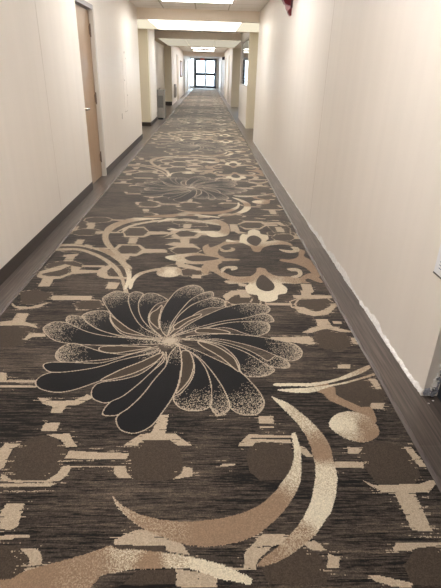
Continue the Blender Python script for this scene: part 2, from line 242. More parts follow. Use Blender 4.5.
# ------------------------------------------------------------------ the carpet's woven pattern
D = [["b",0,[-768,1312,-759,1375,-762,1422,-708,1471,-671,1483,-609,1464,-544,1395,-547,1318,-555,1281,-586,1246,-710,1247]],["b",0,[-303,1362,-298,1395,-278,1429,-245,1455,-136,1455,-103,1422,-80,1362,-81,1292,-101,1256,-126,1245,-243,1245,-269,1263,-295,1293]],["b",0,[176,1361,190,1408,229,1441,335,1446,368,1422,370,1348,348,1273,314,1243,219,1244,185,1285]],["b",0,[647,1395,687,1436,755,1451,849,1415,862,1321,850,1259,811,1224,668,1225,648,1284,649,1335]],["b",0,[646,905,701,959,790,971,802,928,771,865,745,842,645,843]],["b",0,[192,910,243,934,329,971,380,941,397,892,382,846,208,848,196,878]],["b",0,[-676,979,-599,983,-545,933,-541,878,-559,856,-625,857]],["b",0,[-195,898,-81,900,-72,851,-234,853]],["b",0,[-271,978,-122,979,-116,957,-272,963]],["b",0,[658,2329,739,2394,836,2380,875,2287,848,2218,766,2177,677,2195,646,2232]],["b",0,[651,1816,697,1860,845,1890,895,1868,894,1771,839,1670,771,1661,742,1670,655,1753]],["b",0,[642,2274,682,2365,764,2393,853,2360,870,2265,843,2203,785,2160,683,2166,642,2212]],["b",0,[637,2771,717,2861,846,2864,872,2743,821,2660,743,2611,644,2640]],["b",0,[-1223,2286,-1232,2376,-1128,2407,-1023,2359,-992,2289,-1008,2196,-1062,2157,-1161,2168]],["b",0,[-1238,3175,-1089,3335,-1022,3263,-1037,3181,-1088,3133,-1193,3148]],["b",0,[-777,3223,-757,3312,-648,3352,-580,3304,-557,3151,-724,3145]],["b",0,[-1263,2861,-1175,2904,-1047,2848,-1043,2753,-1101,2679,-1196,2677]],["b",0,[-779,4194,-748,4330,-605,4355,-542,4223,-573,4092,-735,4084]],["b",0,[-758,3716,-731,3833,-587,3826,-539,3726,-572,3626,-707,3621]],["b",0,[-759,5143,-735,5276,-595,5286,-535,5159,-568,5030,-703,5021]],["b",0,[-316,5116,-277,5261,-119,5272,-53,5134,-112,4994,-263,4984]],["b",0,[-288,4173,-240,4279,-108,4286,-40,4186,-92,4084,-228,4064]],["b",0,[-288,3715,-245,3802,-96,3808,-35,3726,-91,3642,-235,3636]],["b",0,[-153,3296,-102,3343,-12,3314,58,3236,-28,3190,-114,3196]],["b",0,[-756,3237,-733,3335,-643,3366,-597,3275,-598,3155,-706,3137]],["b",0,[-179,3289,-117,3330,-31,3295,-19,3200,-91,3172,-163,3185]],["b",0,[162,2782,196,2845,325,2878,385,2833,371,2696,203,2692]],["b",0,[617,2721,657,2796,851,2813,890,2727,807,2629,720,2607,643,2632]],["b",0,[151,2767,200,2859,284,2876,330,2817,303,2727,193,2712]],["b",0,[636,4104,685,4202,821,4224,863,4115,788,4020,671,4014]],["b",0,[-849,2700,-812,2745,-705,2748,-664,2669,-701,2617,-811,2614]],["b",0,[23,4421,-250,4406,-254,4472,-181,4535,-2,4520]],["b",0,[642,4456,706,4561,824,4568,849,4386,823,4229,679,4259]],["b",0,[354,4507,439,4615,595,4607,621,4497,544,4369,394,4361]],["l",0,[-778,1729,-750,1729,-697,1708,-606,1708,-543,1757,-521,1730,-575,1677,-625,1673,-633,1622,-683,1622,-687,1667,-735,1685]],["l",0,[-688,1561,-623,1561,-622,1508,-690,1508]],["l",0,[-662,1486,-565,1493,-515,1418,-557,1413,-591,1457,-638,1477]],["l",0,[-812,1436,-746,1433,-770,1405,-764,1306,-782,1300,-821,1395]],["l",0,[-539,1395,-371,1382,-365,1349,-547,1352]],["l",0,[-523,1318,-507,1312,-514,1269,-534,1240,-692,1235,-750,1243,-763,1276,-742,1269,-709,1243,-582,1246,-554,1275,-545,1312]],["l",0,[-522,1315,-302,1316,-301,1310,-521,1309]],["l",0,[-328,1422,-265,1489,-221,1494,-192,1611,-154,1614,-158,1494,-118,1494,-44,1422,-103,1422,-136,1455,-250,1455,-272,1422]],["l",0,[-381,1384,-296,1382,-301,1349,-374,1349]],["l",0,[-343,1311,-300,1311,-290,1281,-264,1253,-319,1257,-340,1281]],["l",0,[-73,1311,-39,1304,-37,1262,-112,1248,-81,1274]],["l",0,[31,1666,89,1662,87,1608,59,1605]],["l",0,[251,1604,319,1604,316,1556,249,1556]],["l",0,[250,1540,316,1540,314,1529,249,1526]],["l",0,[142,1419,197,1490,383,1480,381,1469,211,1469,200,1461,374,1458,375,1436,230,1446,201,1418]],["l",0,[374,1429,424,1415,453,1358,423,1361,381,1408]],["l",0,[70,1323,129,1325,128,1315,69,1310]],["l",0,[601,1415,669,1412,642,1377,601,1377]],["l",0,[534,1335,644,1332,642,1303,521,1303]],["l",0,[843,1415,875,1415,897,1309,866,1306,858,1347]],["l",0,[800,1701,865,1698,839,1657,780,1657]],["l",0,[616,1242,644,1225,656,1191,797,1190,809,1196,818,1218,877,1241,906,1241,854,1190,794,1183,719,1184,672,1184,640,1213]],["l",0,[643,1224,665,1218,900,1228,846,1183,796,1187,791,1025,720,1026,719,1184,674,1187,641,1218]],["l",0,[647,981,811,982,807,973,706,962,682,953,625,955]],["l",0,[517,875,555,872,648,850,642,836,589,837,534,856]],["l",0,[410,947,443,932,438,899,398,898]],["l",0,[136,947,204,1016,304,1015,316,988,240,976,178,926,175,898,137,902]],["l",0,[349,988,379,992,412,957,360,959,339,979]],["l",0,[51,907,175,898,175,893,51,894]],["l",0,[-289,993,-257,1019,-219,1037,-181,1033,-62,983,-36,944,-108,957,-118,977,-279,982]],["l",0,[-77,900,50,880,49,842,-74,844]],["l",0,[-692,1142,-628,1144,-619,1049,-639,1036,-679,1045,-698,1093]],["l",0,[-753,1229,-536,1232,-559,1218,-748,1215]],["l",0,[-668,1018,-573,1022,-565,1010,-661,1000]],["l",0,[-583,972,-524,972,-502,940,-498,918,-535,915,-544,941]],["l",0,[-547,905,-497,912,-452,916,-519,889]],["l",0,[393,2294,642,2292,644,2223,603,2217,397,2258]],["l",0,[607,2360,706,2433,715,2512,784,2514,789,2428,898,2365,831,2364,741,2404,665,2361]],["l",0,[870,2296,894,2296,898,2227,864,2221]],["l",0,[721,2016,790,2017,779,1980,714,1979]],["l",0,[845,1890,888,1891,885,1802,857,1809]],["l",0,[596,2350,679,2419,725,2434,721,2514,779,2515,787,2429,883,2368,826,2365,766,2401,686,2384,651,2351]],["l",0,[550,2285,638,2286,643,2220,602,2212,589,2243,543,2242]],["l",0,[871,2290,888,2290,890,2216,868,2223]],["l",0,[622,2687,662,2656,729,2617,769,2627,835,2683,879,2736,891,2694,829,2660,769,2596,707,2585,613,2633]],["l",0,[713,3050,781,3052,782,2925,713,2923]],["l",0,[817,2492,866,2487,860,2464,810,2463]],["l",0,[-1257,2690,-1218,2649,-1134,2637,-1028,2703,-1069,2632,-1172,2609,-1233,2649]],["l",0,[-1018,2777,-771,2783,-765,2757,-1008,2744]],["l",0,[-1173,2550,-1104,2551,-1091,2447,-1009,2404,-994,2380,-1069,2408,-1242,2399,-1256,2435,-1163,2461]],["l",0,[-1016,2317,-929,2313,-908,2277,-986,2270,-995,2235,-1022,2243]],["l",0,[-1036,1927,-991,1924,-971,1862,-1007,1856]],["l",0,[-1010,1862,-829,1863,-815,1843,-1003,1846]],["l",0,[-994,1822,-805,1820,-795,1805,-986,1803]],["l",0,[128,2834,193,2921,288,2933,284,2876,211,2860,156,2772]],["l",0,[377,2278,626,2305,614,2249,408,2249]],["l",0,[594,2683,662,2680,702,2631,693,2591,633,2630]],["l",0,[625,2861,898,2861,889,2825,622,2818]],["l",0,[723,3056,786,3045,769,2905,717,2912]],["l",0,[596,2695,643,2632,720,2607,807,2629,893,2738,920,2746,805,2585,710,2559,621,2605]],["l",0,[236,2944,303,2893,373,2886,249,2867]],["l",0,[723,4390,784,4378,776,4275,709,4287]],["l",0,[607,4585,780,4613,825,4478,776,4492,746,4558,614,4534]],["l",0,[850,4180,889,4168,892,4081,850,4079]],["l",0,[-320,4172,-264,4313,-64,4324,-8,4208,-70,4059,-258,4024,-315,4105,-288,4173,-224,4064,-92,4084,-40,4186,-108,4286,-240,4279,-288,4173]],["l",0,[-434,4241,-322,4205,-318,4145,-427,4173]],["l",0,[-222,4026,-143,4030,-149,3894,-215,3891]],["l",0,[-215,4463,-154,4467,-155,4363,-210,4359]],["l",0,[-321,3759,-237,3843,-76,3838,-39,3771,-96,3803,-244,3796,-290,3749]],["l",0,[-405,3721,-327,3714,-323,3665,-400,3667]],["l",0,[254,4467,324,4471,339,4275,408,4230,319,4212,290,4272]],["l",0,[-89,3197,-32,3190,-45,3143,-96,3141]],["l",0,[-223,3434,-121,3389,-12,3314,-65,3303,-209,3353]],["l",0,[133,2837,247,2912,332,2929,330,2900,196,2845,161,2775]],["l",0,[248,3054,305,3036,302,2997,254,3011]],["l",0,[-800,4168,-777,4346,-608,4372,-538,4231,-368,4224,-363,4159,-514,4135,-568,4054,-743,4053,-779,4194,-735,4084,-573,4092,-542,4223,-604,4346,-748,4330,-779,4194]],["l",0,[-691,4040,-617,4044,-619,3881,-684,3878]],["l",0,[-789,3695,-759,3853,-578,3847,-514,3747,-342,3741,-337,3675,-518,3648,-575,3570,-718,3589,-758,3716,-707,3621,-572,3626,-539,3726,-587,3826,-731,3833,-758,3716]],["l",0,[-228,4040,-145,4021,-146,3853,-212,3864]],["l",0,[-702,3589,-622,3580,-631,3494,-699,3504]],["l",0,[-821,3251,-786,3333,-733,3391,-729,3335,-753,3243,-722,3146,-594,3130,-600,3105,-732,3116,-810,3199]],["l",0,[-688,3040,-618,3032,-624,2936,-687,2934]],["l",0,[-814,5058,-754,5299,-597,5311,-515,5172,-396,5157,-391,5088,-527,5078,-566,5008,-715,4998,-757,5131,-703,5021,-568,5030,-535,5159,-595,5286,-735,5276,-759,5143]],["l",0,[-698,4977,-623,4982,-621,4832,-687,4827]],["l",0,[-211,4485,-142,4489,-151,4363,-210,4359]],["l",0,[-352,3865,-284,3925,-111,3897,-61,3794,-109,3819,-278,3840]],["l",0,[-81,3187,-29,3199,-29,3138,-90,3136]],["l",0,[-1176,5056,-968,4904,-927,4833,-1131,4840]],["l",0,[-394,4070,-349,4135,-326,4251,-231,4341,-97,4314,-42,4208,36,4187,36,4139,-67,4150,-116,4069,-216,4033,-310,4028,-365,4026,-256,4077,-104,4100,-63,4207,-109,4288,-228,4290,-288,4195]],["l",0,[-1252,3217,-1099,3371,-1054,3347,-1106,3260,-1229,3175]],["l",0,[-1243,3161,-1159,3127,-1070,3134,-1006,3216,-1042,3337,-969,3315,-966,3265,-803,3256,-799,3331,-755,3322,-746,3210,-786,3176,-724,3145,-555,3137,-550,3101,-735,3109,-805,3161,-813,3217,-1001,3183,-1060,3098,-1107,3088,-1098,2959,-1172,2957,-1181,3094,-1233,3120]],["l",0,[-695,3039,-620,3033,-630,2931,-694,2934]],["l",0,[-1028,2810,-766,2809,-764,2753,-1025,2757]],["l",0,[-1165,3574,-1057,3607,-1055,3550,-1153,3530]],["l",0,[-1298,4264,-1240,4362,-1230,4230,-1297,4173]],["l",0,[-1180,4472,-1102,4452,-1096,4370,-1173,4390]],["l",0,[-1035,4202,-966,4206,-965,4146,-1034,4143]],["l",0,[-1051,3840,-982,3804,-988,3754,-1044,3776]],["l",0,[252,4501,316,4505,303,4278,254,4275]],["l",0,[-216,4474,-141,4478,-149,4355,-211,4352]],["l",0,[328,4505,414,4632,597,4625,637,4523,741,4529,734,4478,618,4471,542,4353,398,4345,350,4440,408,4378,546,4386,613,4496,568,4597,416,4588]],["l",0,[554,5321,671,5307,664,5240,750,5224,601,5192]],["l",0,[717,4961,787,4965,784,4838,707,4833]],["c",[-314,1174,0.35,-140,1052,0.15,62,1014,0,243,1129,0.05,353,1311,0.7,393,1475,1],[-324,1174,-290,1140,-232,1104,-178,1084,-108,1070,-32,1067,63,1078,134,1097,207,1132,268,1186,297,1225,324,1261,354,1310,380,1401,380,1480,393,1498,403,1487,405,1401,393,1310,370,1225,316,1137,262,1077,196,1021,127,990,61,977,11,973,-62,983,-120,1005,-190,1037,-245,1075,-296,1125]],["c",[329,1739,1,440,1613,0.6,490,1390,0.05,476,1262,0.8,411,1107,1,329,1012,0.25,191,911,0.1],[328,1744,364,1721,406,1690,470,1597,516,1502,532,1429,529,1335,524,1260,513,1224,488,1157,455,1095,437,1076,389,1019,329,971,257,925,199,906,178,911,203,936,247,967,305,1020,360,1086,401,1158,425,1224,438,1261,451,1348,445,1472,411,1580,358,1681]],["c",[-542,872,0,-344,916,0.1,-228,960,0.5,-160,920,0.0,-83,939,0.6,12,912,1,134,865,1],[-642,864,-573,875,-550,893,-497,912,-440,928,-369,951,-325,968,-295,980,-260,965,-229,967,-148,958,-84,949,-20,936,59,915,105,895,150,871,157,855,140,850,118,856,51,868,27,880,-35,900,-81,903,-142,901,-218,898,-277,887,-307,880,-318,860,-370,833,-630,836]],["c",[594,1536,1,651,1548,0.9,608,1475,0.5,714,1536,0.1,738,1475,0.0,656,1417,0.1],[562,1557,605,1614,669,1639,734,1622,772,1565,771,1503,739,1465,677,1441,610,1465,573,1510]],["k",0,[540,1852,617,1857,641,1803,641,1756,726,1674,788,1666,778,1565,721,1617,709,1657,607,1715,577,1793]],["k",0,[522,1815,646,1822,650,1786,654,1749,742,1670,781,1651,770,1599,722,1605,712,1632,606,1718,596,1758]],["c",[356,1839,1,639,1866,0.8,900,2007,0.3],[357,1846,447,1851,557,1854,676,1889,778,1948,884,2011,898,1998,833,1942,701,1878,552,1828,443,1827,361,1826]],["c",[386,1800,1,627,1817,0.7,887,1936,0.3],[378,1801,522,1815,695,1855,838,1914,898,1942,896,1923,737,1856,632,1822,514,1774,383,1786]],["c",0.45,[-1290,3829,-1185,3840,-1072,3819,-901,3727,-745,3569,-589,3364,-580,3304,-734,3508,-890,3673,-1061,3776,-1172,3789,-1277,3785]],["c",0.4,[-1279,3717,-1094,3737,-948,3653,-792,3494,-654,3276,-560,2983,-524,2862,-553,2861,-610,3068,-674,3227,-801,3440,-933,3584,-1081,3683,-1254,3670]],["c",[-865,3684,0.2,-652,3465,0.4,-551,2972,1],[-905,3756,-787,3682,-667,3511,-586,3313,-544,3132,-547,2951,-568,2942,-582,3156,-654,3366,-774,3555,-892,3690]],["c",[-909,3991,0.35,-999,4343,0.3,-868,4550,0.2,-582,4710,0.9],[-732,3570,-794,3682,-891,3861,-953,4081,-966,4326,-898,4509,-756,4661,-538,4734,-420,4701,-528,4636,-609,4611,-762,4508,-866,4323,-899,4139,-872,3971,-801,3795,-704,3602,-640,3482,-655,3440]],["c",0.5,[-852,4174,-769,4381,-653,4514,-470,4620,-303,4649,-76,4634,149,4524,147,4459,-74,4558,-299,4592,-465,4563,-644,4451,-760,4321]],["c",0.8,[-489,4524,-358,4627,-248,4692,-77,4723,153,4697,156,4798,-253,4793,-365,4725]],["c",[-55,4669,0.5,172,4508,0.2,224,4283,0.2,47,4183,0.9],[39,4811,156,4798,-82,4673,102,4684,227,4516,241,4274,200,4137,69,4094,11,4187,47,4264,132,4269,161,4429,100,4552,-80,4585,153,4697,38,4690]],["c",0.8,[13,4186,50,4254,143,4276,-338,4274,-332,4346,-355,4359]],["c",[-266,3253,0.9,-344,3270,0.3,-191,3275,0.3],[-368,3240,-350,3322,-278,3352,-202,3332,-177,3257,-204,3173,-273,3146,-347,3174]],["c",[-538,3024,1,-421,3267,0.4],[-536,2943,-543,3083,-514,3204,-450,3269,-361,3321,-336,3284,-426,3238,-488,3164,-514,3059,-515,2943]],["c",[-322,3567,1,-206,3571,0.5,-40,3578,0.2,251,3544,0.2],[-330,3564,-289,3597,-262,3609,-187,3638,-73,3670,24,3620,118,3562,278,3537,276,3507,135,3481,42,3429,-104,3414,-197,3459,-292,3505]],["d",0,[-168,3550,-109,3599,-14,3608,122,3546,5,3486,-106,3477]],["c",0.2,[14,3620,-15,3727,-16,3829,28,3890,48,3809,126,3889,212,4003,359,4010,417,3951,312,3928,187,3886,136,3802,114,3705,124,3624,166,3563,81,3570]],["c",0.3,[128,3818,138,3723,180,3697,250,3727,267,3784,235,3817,226,3771,182,3752,155,3780]],["c",0.2,[14,3457,-25,3346,-15,3234,27,3200,38,3280,84,3237,159,3133,258,3087,336,3109,386,3182,238,3177,163,3240,116,3305,107,3398,144,3472,61,3479]],["c",0.5,[132,3239,130,3319,177,3377,250,3379,259,3324,210,3295,206,3331,175,3330,154,3284]],["c",[326,4052,1,482,4329,1,596,4122,0.8,448,3766,0.1,775,3936,0.2],[309,3969,330,4110,364,4200,407,4188,427,4295,481,4345,533,4301,541,4209,597,4175,596,4066,564,3995,673,4028,770,3977,793,3885,725,3915,609,3896,522,3828,478,3720,424,3730,402,3854,320,3956,206,3964,209,4033]],["d",0,[387,4000,413,4114,471,4161,517,4098,524,4007,467,3870,418,3907]],["c",0.5,[773,3858,837,3842,827,3747,747,3701,686,3728,657,3789,747,3768,782,3782]],["k",0,[638,3551,721,3548,798,3626,836,3797,880,3749,848,3628,888,3544,890,3450,900,3356,899,3217,840,3168,834,3278,804,3379,737,3455,631,3506]],["c",[417,2806,1,329,2981,0.9,574,2971,0.9,445,3258,0.15,303,3121,0.1,678,3114,0.2],[420,3354,478,3341,499,3267,557,3197,652,3190,742,3156,761,3111,686,3055,575,3060,599,2975,577,2892,520,2866,501,2792,436,2753,379,2778,370,2855,311,2885,296,2987,326,3062,187,3040,152,3092,266,3131,345,3180,401,3264]],["d",0,[444,3217,484,3148,513,3037,496,2951,439,2921,390,2969,381,3054,403,3145]],["c",0.5,[658,3348,730,3360,767,3311,752,3213,695,3164,662,3191,721,3231,728,3290,680,3298]],["c",0.1,[723,3155,809,3253,853,3230,886,3137,877,3078,828,3113,790,3157,752,3110,792,3076,736,3074]],["p",1,[-103,2286,-1,2315,137,2324,293,2304,425,2262,522,2216,551,2141,521,2069,461,2049,402,2096,314,2167,202,2226,82,2267,-22,2255]],["p",1,[-250,2240,-479,2276,-573,2292,-672,2329,-767,2392,-834,2440,-905,2453,-942,2416,-951,2363,-901,2287,-826,2226,-718,2200,-590,2190,-465,2192,-247,2209]],["p",1,[-251,2251,-436,2270,-535,2313,-634,2368,-718,2451,-765,2519,-845,2531,-839,2454,-767,2392,-672,2329,-573,2292,-479,2276]],["p",1,[-240,2262,-426,2281,-568,2330,-660,2394,-733,2475,-762,2533,-730,2584,-665,2604,-601,2581,-578,2478,-530,2382,-470,2306,-367,2271]],["p",1,[-241,2273,-341,2294,-443,2372,-545,2494,-630,2642,-685,2772,-667,2835,-616,2896,-543,2874,-514,2844,-507,2742,-461,2584,-390,2426,-311,2335]],["p",0.6,[-249,2295,-311,2335,-390,2426,-461,2584,-507,2742,-514,2845,-483,2889,-441,2877,-421,2841,-436,2744,-422,2616,-385,2497,-332,2400]],["p",0.7,[-249,2295,-332,2400,-385,2497,-422,2616,-436,2744,-420,2831,-385,2868,-329,2858,-270,2799,-251,2759,-314,2699,-346,2587,-344,2483,-311,2386]],["p",1,[-220,2296,-257,2375,-274,2500,-267,2635,-231,2800,-186,2928,-116,3002,-50,3004,-10,2938,-9,2841,-85,2784,-138,2653,-171,2551,-199,2443,-206,2337]],["p",1,[-209,2307,-199,2443,-171,2551,-138,2653,-85,2784,-5,2886,57,2902,60,2823,15,2778,-63,2719,-118,2633,-169,2512]],["p",0.9,[-209,2307,-169,2512,-118,2633,-63,2719,12,2781,67,2812,126,2780,138,2702,93,2659,35,2657,-41,2594,-111,2477,-168,2389]],["p",1,[-185,2296,-142,2365,-58,2479,35,2576,150,2673,273,2728,391,2716,434,2667,417,2604,356,2575,258,2523,124,2482,16,2428,-89,2366]],["p",1,[-184,2285,-89,2366,16,2428,124,2482,258,2523,356,2575,414,2577,439,2508,417,2473,291,2477,180,2468,67,2429,-37,2373]],["p",1,[-23,2356,67,2423,180,2468,291,2477,385,2472,404,2423,383,2351,311,2304,244,2331,184,2376,121,2399,34,2380]],["p",1,[-137,2264,-1,2262,116,2232,231,2166,306,2095,349,2048,402,2096,454,2039,450,1984,373,1988,312,2028,228,2114,115,2193,-22,2244]],["p",1,[-108,2253,-1,2250,115,2209,229,2133,313,2038,371,1971,350,1930,302,1906,226,1905,192,1955,189,2022,161,2106,99,2195,-1,2244]],["p",1,[-163,2220,-61,2160,39,2082,179,1958,251,1835,285,1738,283,1673,246,1619,189,1612,140,1642,123,1689,108,1772,72,1880,15,2007,-47,2102]],["p",1,[-162,2210,-47,2102,15,2007,72,1880,108,1772,124,1660,72,1611,36,1669,42,1738,36,1861,3,1998,-60,2113]],["p",0.8,[-156,2200,-60,2113,3,1998,36,1861,42,1738,31,1669,-15,1641,-77,1644,-121,1680,-140,1736,-105,1770,-64,1860,-46,1955,-58,2059,-98,2149]],["p",0,[-241,2147,-292,2107,-394,2067,-462,2033,-546,1980,-674,1940,-773,1928,-818,1890,-819,1835,-775,1791,-693,1769,-613,1793,-519,1856,-419,1923,-331,1994,-257,2088]],["p",0,[-254,2167,-399,2098,-466,2054,-553,2015,-695,2020,-801,2019,-832,1989,-777,1933,-674,1940,-546,1980,-462,2033,-394,2067,-293,2117]],["p",1,[-256,2188,-400,2105,-510,2110,-567,2127,-660,2176,-737,2208,-792,2161,-794,2075,-740,2023,-625,2031,-498,2056,-399,2101]],["p",0,[-228,2127,-248,2031,-318,1924,-401,1876,-506,1848,-535,1802,-527,1742,-498,1710,-444,1694,-380,1743,-318,1839,-263,1944,-215,2069]],["p",0,[-207,2128,-212,2035,-263,1944,-318,1839,-380,1743,-434,1694,-449,1614,-383,1610,-336,1664,-286,1761,-244,1877,-197,1995]],["p",0,[-144,2189,-121,2090,-116,1978,-123,1841,-144,1736,-179,1640,-216,1552,-255,1510,-301,1494,-352,1516,-380,1566,-378,1610,-336,1664,-286,1761,-244,1877,-197,1995,-183,2108]],["C",0,[-193,2241]],["g",0,[-588,2537,-536,2480,-443,2372,-354,2303,-462,2327,-528,2397,-567,2465]],["g",0,[-306,2625,-280,2689,-277,2619,-283,2499,-269,2383,-308,2428,-337,2484,-338,2572]],["g",0,[-575,2171,-502,2184,-376,2181,-293,2171,-383,2140,-489,2111,-567,2133]],["g",0,[-511,1865,-436,1948,-331,2030,-238,2113,-226,2082,-269,2008,-353,1929,-447,1879]],["g",0,[-122,2128,-79,2129,-54,2037,-55,1946,-77,1856,-129,1765,-118,1859,-113,1995]],["g",0,[-31,2239,66,2194,153,2091,178,2022,181,1948,96,2076,0,2178]],["g",0,[-37,2382,51,2387,139,2358,147,2330,16,2332,-45,2341]],["g",0,[-183,2411,-112,2508,-26,2572,-26,2540,-96,2474,-160,2377]]]
CELL = .0035; P = 3.88; Y_T0 = .80
nx = int(round((CR-CL)/CELL)); ny = int(round(P/CELL))
gx = CL+(np.arange(nx)+.5)*CELL; gy = Y_T0+(np.arange(ny)+.5)*CELL

def smooth_closed(p, n=6):
    p = np.asarray(p, float); N = len(p); out = []
    for i in range(N):
        a, b, c, d = p[i-1], p[i], p[(i+1) % N], p[(i+2) % N]
        for k in range(n):
            t = k/n
            out.append(.5*((2*b)+(-a+c)*t+(2*a-5*b+4*c-d)*t*t+(-a+3*b-3*c+d)*t**3))
    return np.array(out)

def window(p, pad=.02):
    i0 = max(0, int((p[:, 0].min()-pad-CL)/CELL)); i1 = min(nx, int((p[:, 0].max()+pad-CL)/CELL)+1)
    j0 = max(0, int((p[:, 1].min()-pad-Y_T0)/CELL)); j1 = min(ny, int((p[:, 1].max()+pad-Y_T0)/CELL)+1)
    return i0, i1, j0, j1

def inside(p, X, Y):
    r = np.zeros(X.shape, bool); N = len(p)
    for i in range(N):
        x1, y1 = p[i]; x2, y2 = p[(i+1) % N]
        if y1 == y2: continue
        c = ((y1 > Y) != (y2 > Y)) & (X < (x2-x1)*(Y-y1)/(y2-y1)+x1)
        r ^= c
    return r

def edge_dist(p, X, Y):
    d = np.full(X.shape, 9.)
    for i in range(len(p)):
        a = p[i]; b = p[(i+1) % len(p)]; e = b-a; L2 = (e*e).sum()
        if L2 < 1e-12: continue
        t = np.clip(((X-a[0])*e[0]+(Y-a[1])*e[1])/L2, 0, 1)
        d = np.minimum(d, (X-a[0]-t*e[0])**2+(Y-a[1]-t*e[1])**2)
    return np.sqrt(d)

def hblur(a, w):
    k = np.ones(w)/w
    return np.apply_along_axis(lambda r: np.convolve(np.concatenate([r[-w:], r, r[:w]]), k, 'same')[w:-w], 1, a)
def norm(a): return (a-a.mean())/a.std()
def lowfreq(sx, sy):
    a = rng.normal(size=(int(ny/sy)+3, int(nx/sx)+3))
    jj = np.arange(ny)/sy; ii = np.arange(nx)/sx
    j = jj.astype(int); i = ii.astype(int); fj = (jj-j)[:, None]; fi = (ii-i)[None, :]
    fj = fj*fj*(3-2*fj); fi = fi*fi*(3-2*fi)
    g = lambda dj, di: a[np.ix_(j+dj, i+di)]
    return g(0, 0)*(1-fj)*(1-fi)+g(0, 1)*(1-fj)*fi+g(1, 0)*fj*(1-fi)+g(1, 1)*fj*fi

streak = norm(.6*norm(hblur(rng.normal(size=(ny, nx)), 27))+.5*norm(hblur(rng.normal(size=(ny, nx)), 9))
              + .55*np.repeat(norm(hblur(rng.normal(size=(ny//3+1, nx)), 41)), 3, axis=0)[:ny])
broad = norm(lowfreq(110, 70)+.6*lowfreq(45, 22))
fine = rng.random((ny, nx))
# end-of-yarn jitter: how far a woven edge slips sideways in each row
slip = np.repeat(rng.normal(size=(ny//2+1)), 2)[:ny]*.0014 + np.where(rng.random(ny) < .09, rng.normal(size=ny)*.014, 0)

c_dark = np.array(srgb(30, 24, 22)[:3]); c_mid = np.array(srgb(82, 72, 63)[:3]); c_ink = np.array(srgb(14, 12, 12)[:3])
c_blob = np.array(srgb(67, 57, 48)[:3]); c_link = np.array(srgb(172, 156, 136)[:3])
c_tan = np.array(srgb(138, 115, 94)[:3]); c_cream = np.array(srgb(204, 194, 172)[:3])
c_petal = np.array(srgb(12, 12, 16)[:3]); c_line = np.array(srgb(174, 160, 142)[:3]); c_gap = np.array(srgb(62, 52, 42)[:3])

f = np.clip(.40+.34*streak+.20*broad, 0, 1.5)[..., None]
img = (c_dark*(1-f)+c_mid*f)*(.66+.68*fine)[..., None]
img = np.where(((streak+.5*broad) < -1.25)[..., None], c_ink, img)
GX, GY = np.meshgrid(gx, gy)
centre = None
for k, e, flat in D:
    if k == 'C': centre = (flat[0]/1000, flat[1]/1000)
flower_r = 0
# the lattice goes on under and around the scrolls where little of it shows
oc = [(1, .42), (.42, 1), (-.42, 1), (-1, .42), (-1, -.42), (-.42, -1), (.42, -1), (1, -.42)]
for bx_, by_ in [(-1.12, 3.74), (-1.12, 4.18), (-1.1, 4.58), (-.68, 4.58), (-.2, 4.56), (.28, 4.60), (.74, 4.56), (.74, 4.22), (-.2, 3.30), (-1.1, 3.34), (.72, 2.72), (.28, 2.72)]:
    D.insert(0, ['b', 0, [int(1000*v) for a, b in oc for v in (bx_+a*.13, by_+b*.095)]])
    D.insert(14, ['l', 0, [int(1000*v) for v in (bx_+.14, by_-.012, bx_+.31, by_-.012, bx_+.31, by_+.016, bx_+.14, by_+.016)]])
    D.insert(14, ['l', 0, [int(1000*v) for v in (bx_-.03, by_+.10, bx_+.035, by_+.10, bx_+.03, by_+.22, bx_-.03, by_+.22)]])
def wanted(kd): return [(e, np.array(fl, float).reshape(-1, 2)/1000) for k, e, fl in D if k == kd]

for e, p in wanted('b'):
    i0, i1, j0, j1 = window(p, .06)
    if i1 <= i0 or j1 <= j0: continue
    X = GX[j0:j1, i0:i1]+slip[j0:j1, None]*.4; Y = GY[j0:j1, i0:i1]
    m = inside(p, X, Y)
    s = img[j0:j1, i0:i1]
    n = (.72+.56*fine[j0:j1, i0:i1])[..., None]
    s[m] = (c_blob*n)[m]
    if p[:, 1].mean() > 2.35:       # the pale octagonal ring round each blob, broken by streaks
        dd = edge_dist(p, X, Y)
        rg = (~m) & (dd < .012) & (streak[j0:j1, i0:i1]+.8*broad[j0:j1, i0:i1] > -.35)
        s[rg] = (c_link*(.84+.32*fine[j0:j1, i0:i1])[..., None])[rg]
for e, p in wanted('l'):
    i0, i1, j0, j1 = window(p, .07)
    if i1 <= i0 or j1 <= j0: continue
    X = GX[j0:j1, i0:i1]+slip[j0:j1, None]; Y = GY[j0:j1, i0:i1]
    m = inside(p, X, Y)
    if p[:, 1].mean() > 2.35: m |= edge_dist(p, X, Y) < .0035
    m &= (streak[j0:j1, i0:i1]+.5*broad[j0:j1, i0:i1] > -2.9)
    s = img[j0:j1, i0:i1]
    n = (.84+.32*fine[j0:j1, i0:i1])[..., None]
    s[m] = (c_link*n)[m]
    # loose yarn ends trailing off the woven figure
    st = streak[j0:j1, i0:i1]; near = (~m) & (edge_dist(p, X, Y*1.0) < .026) & (st > 1.6) & (fine[j0:j1, i0:i1] > .25)
    s[near] = (c_link*.86*n)[near]
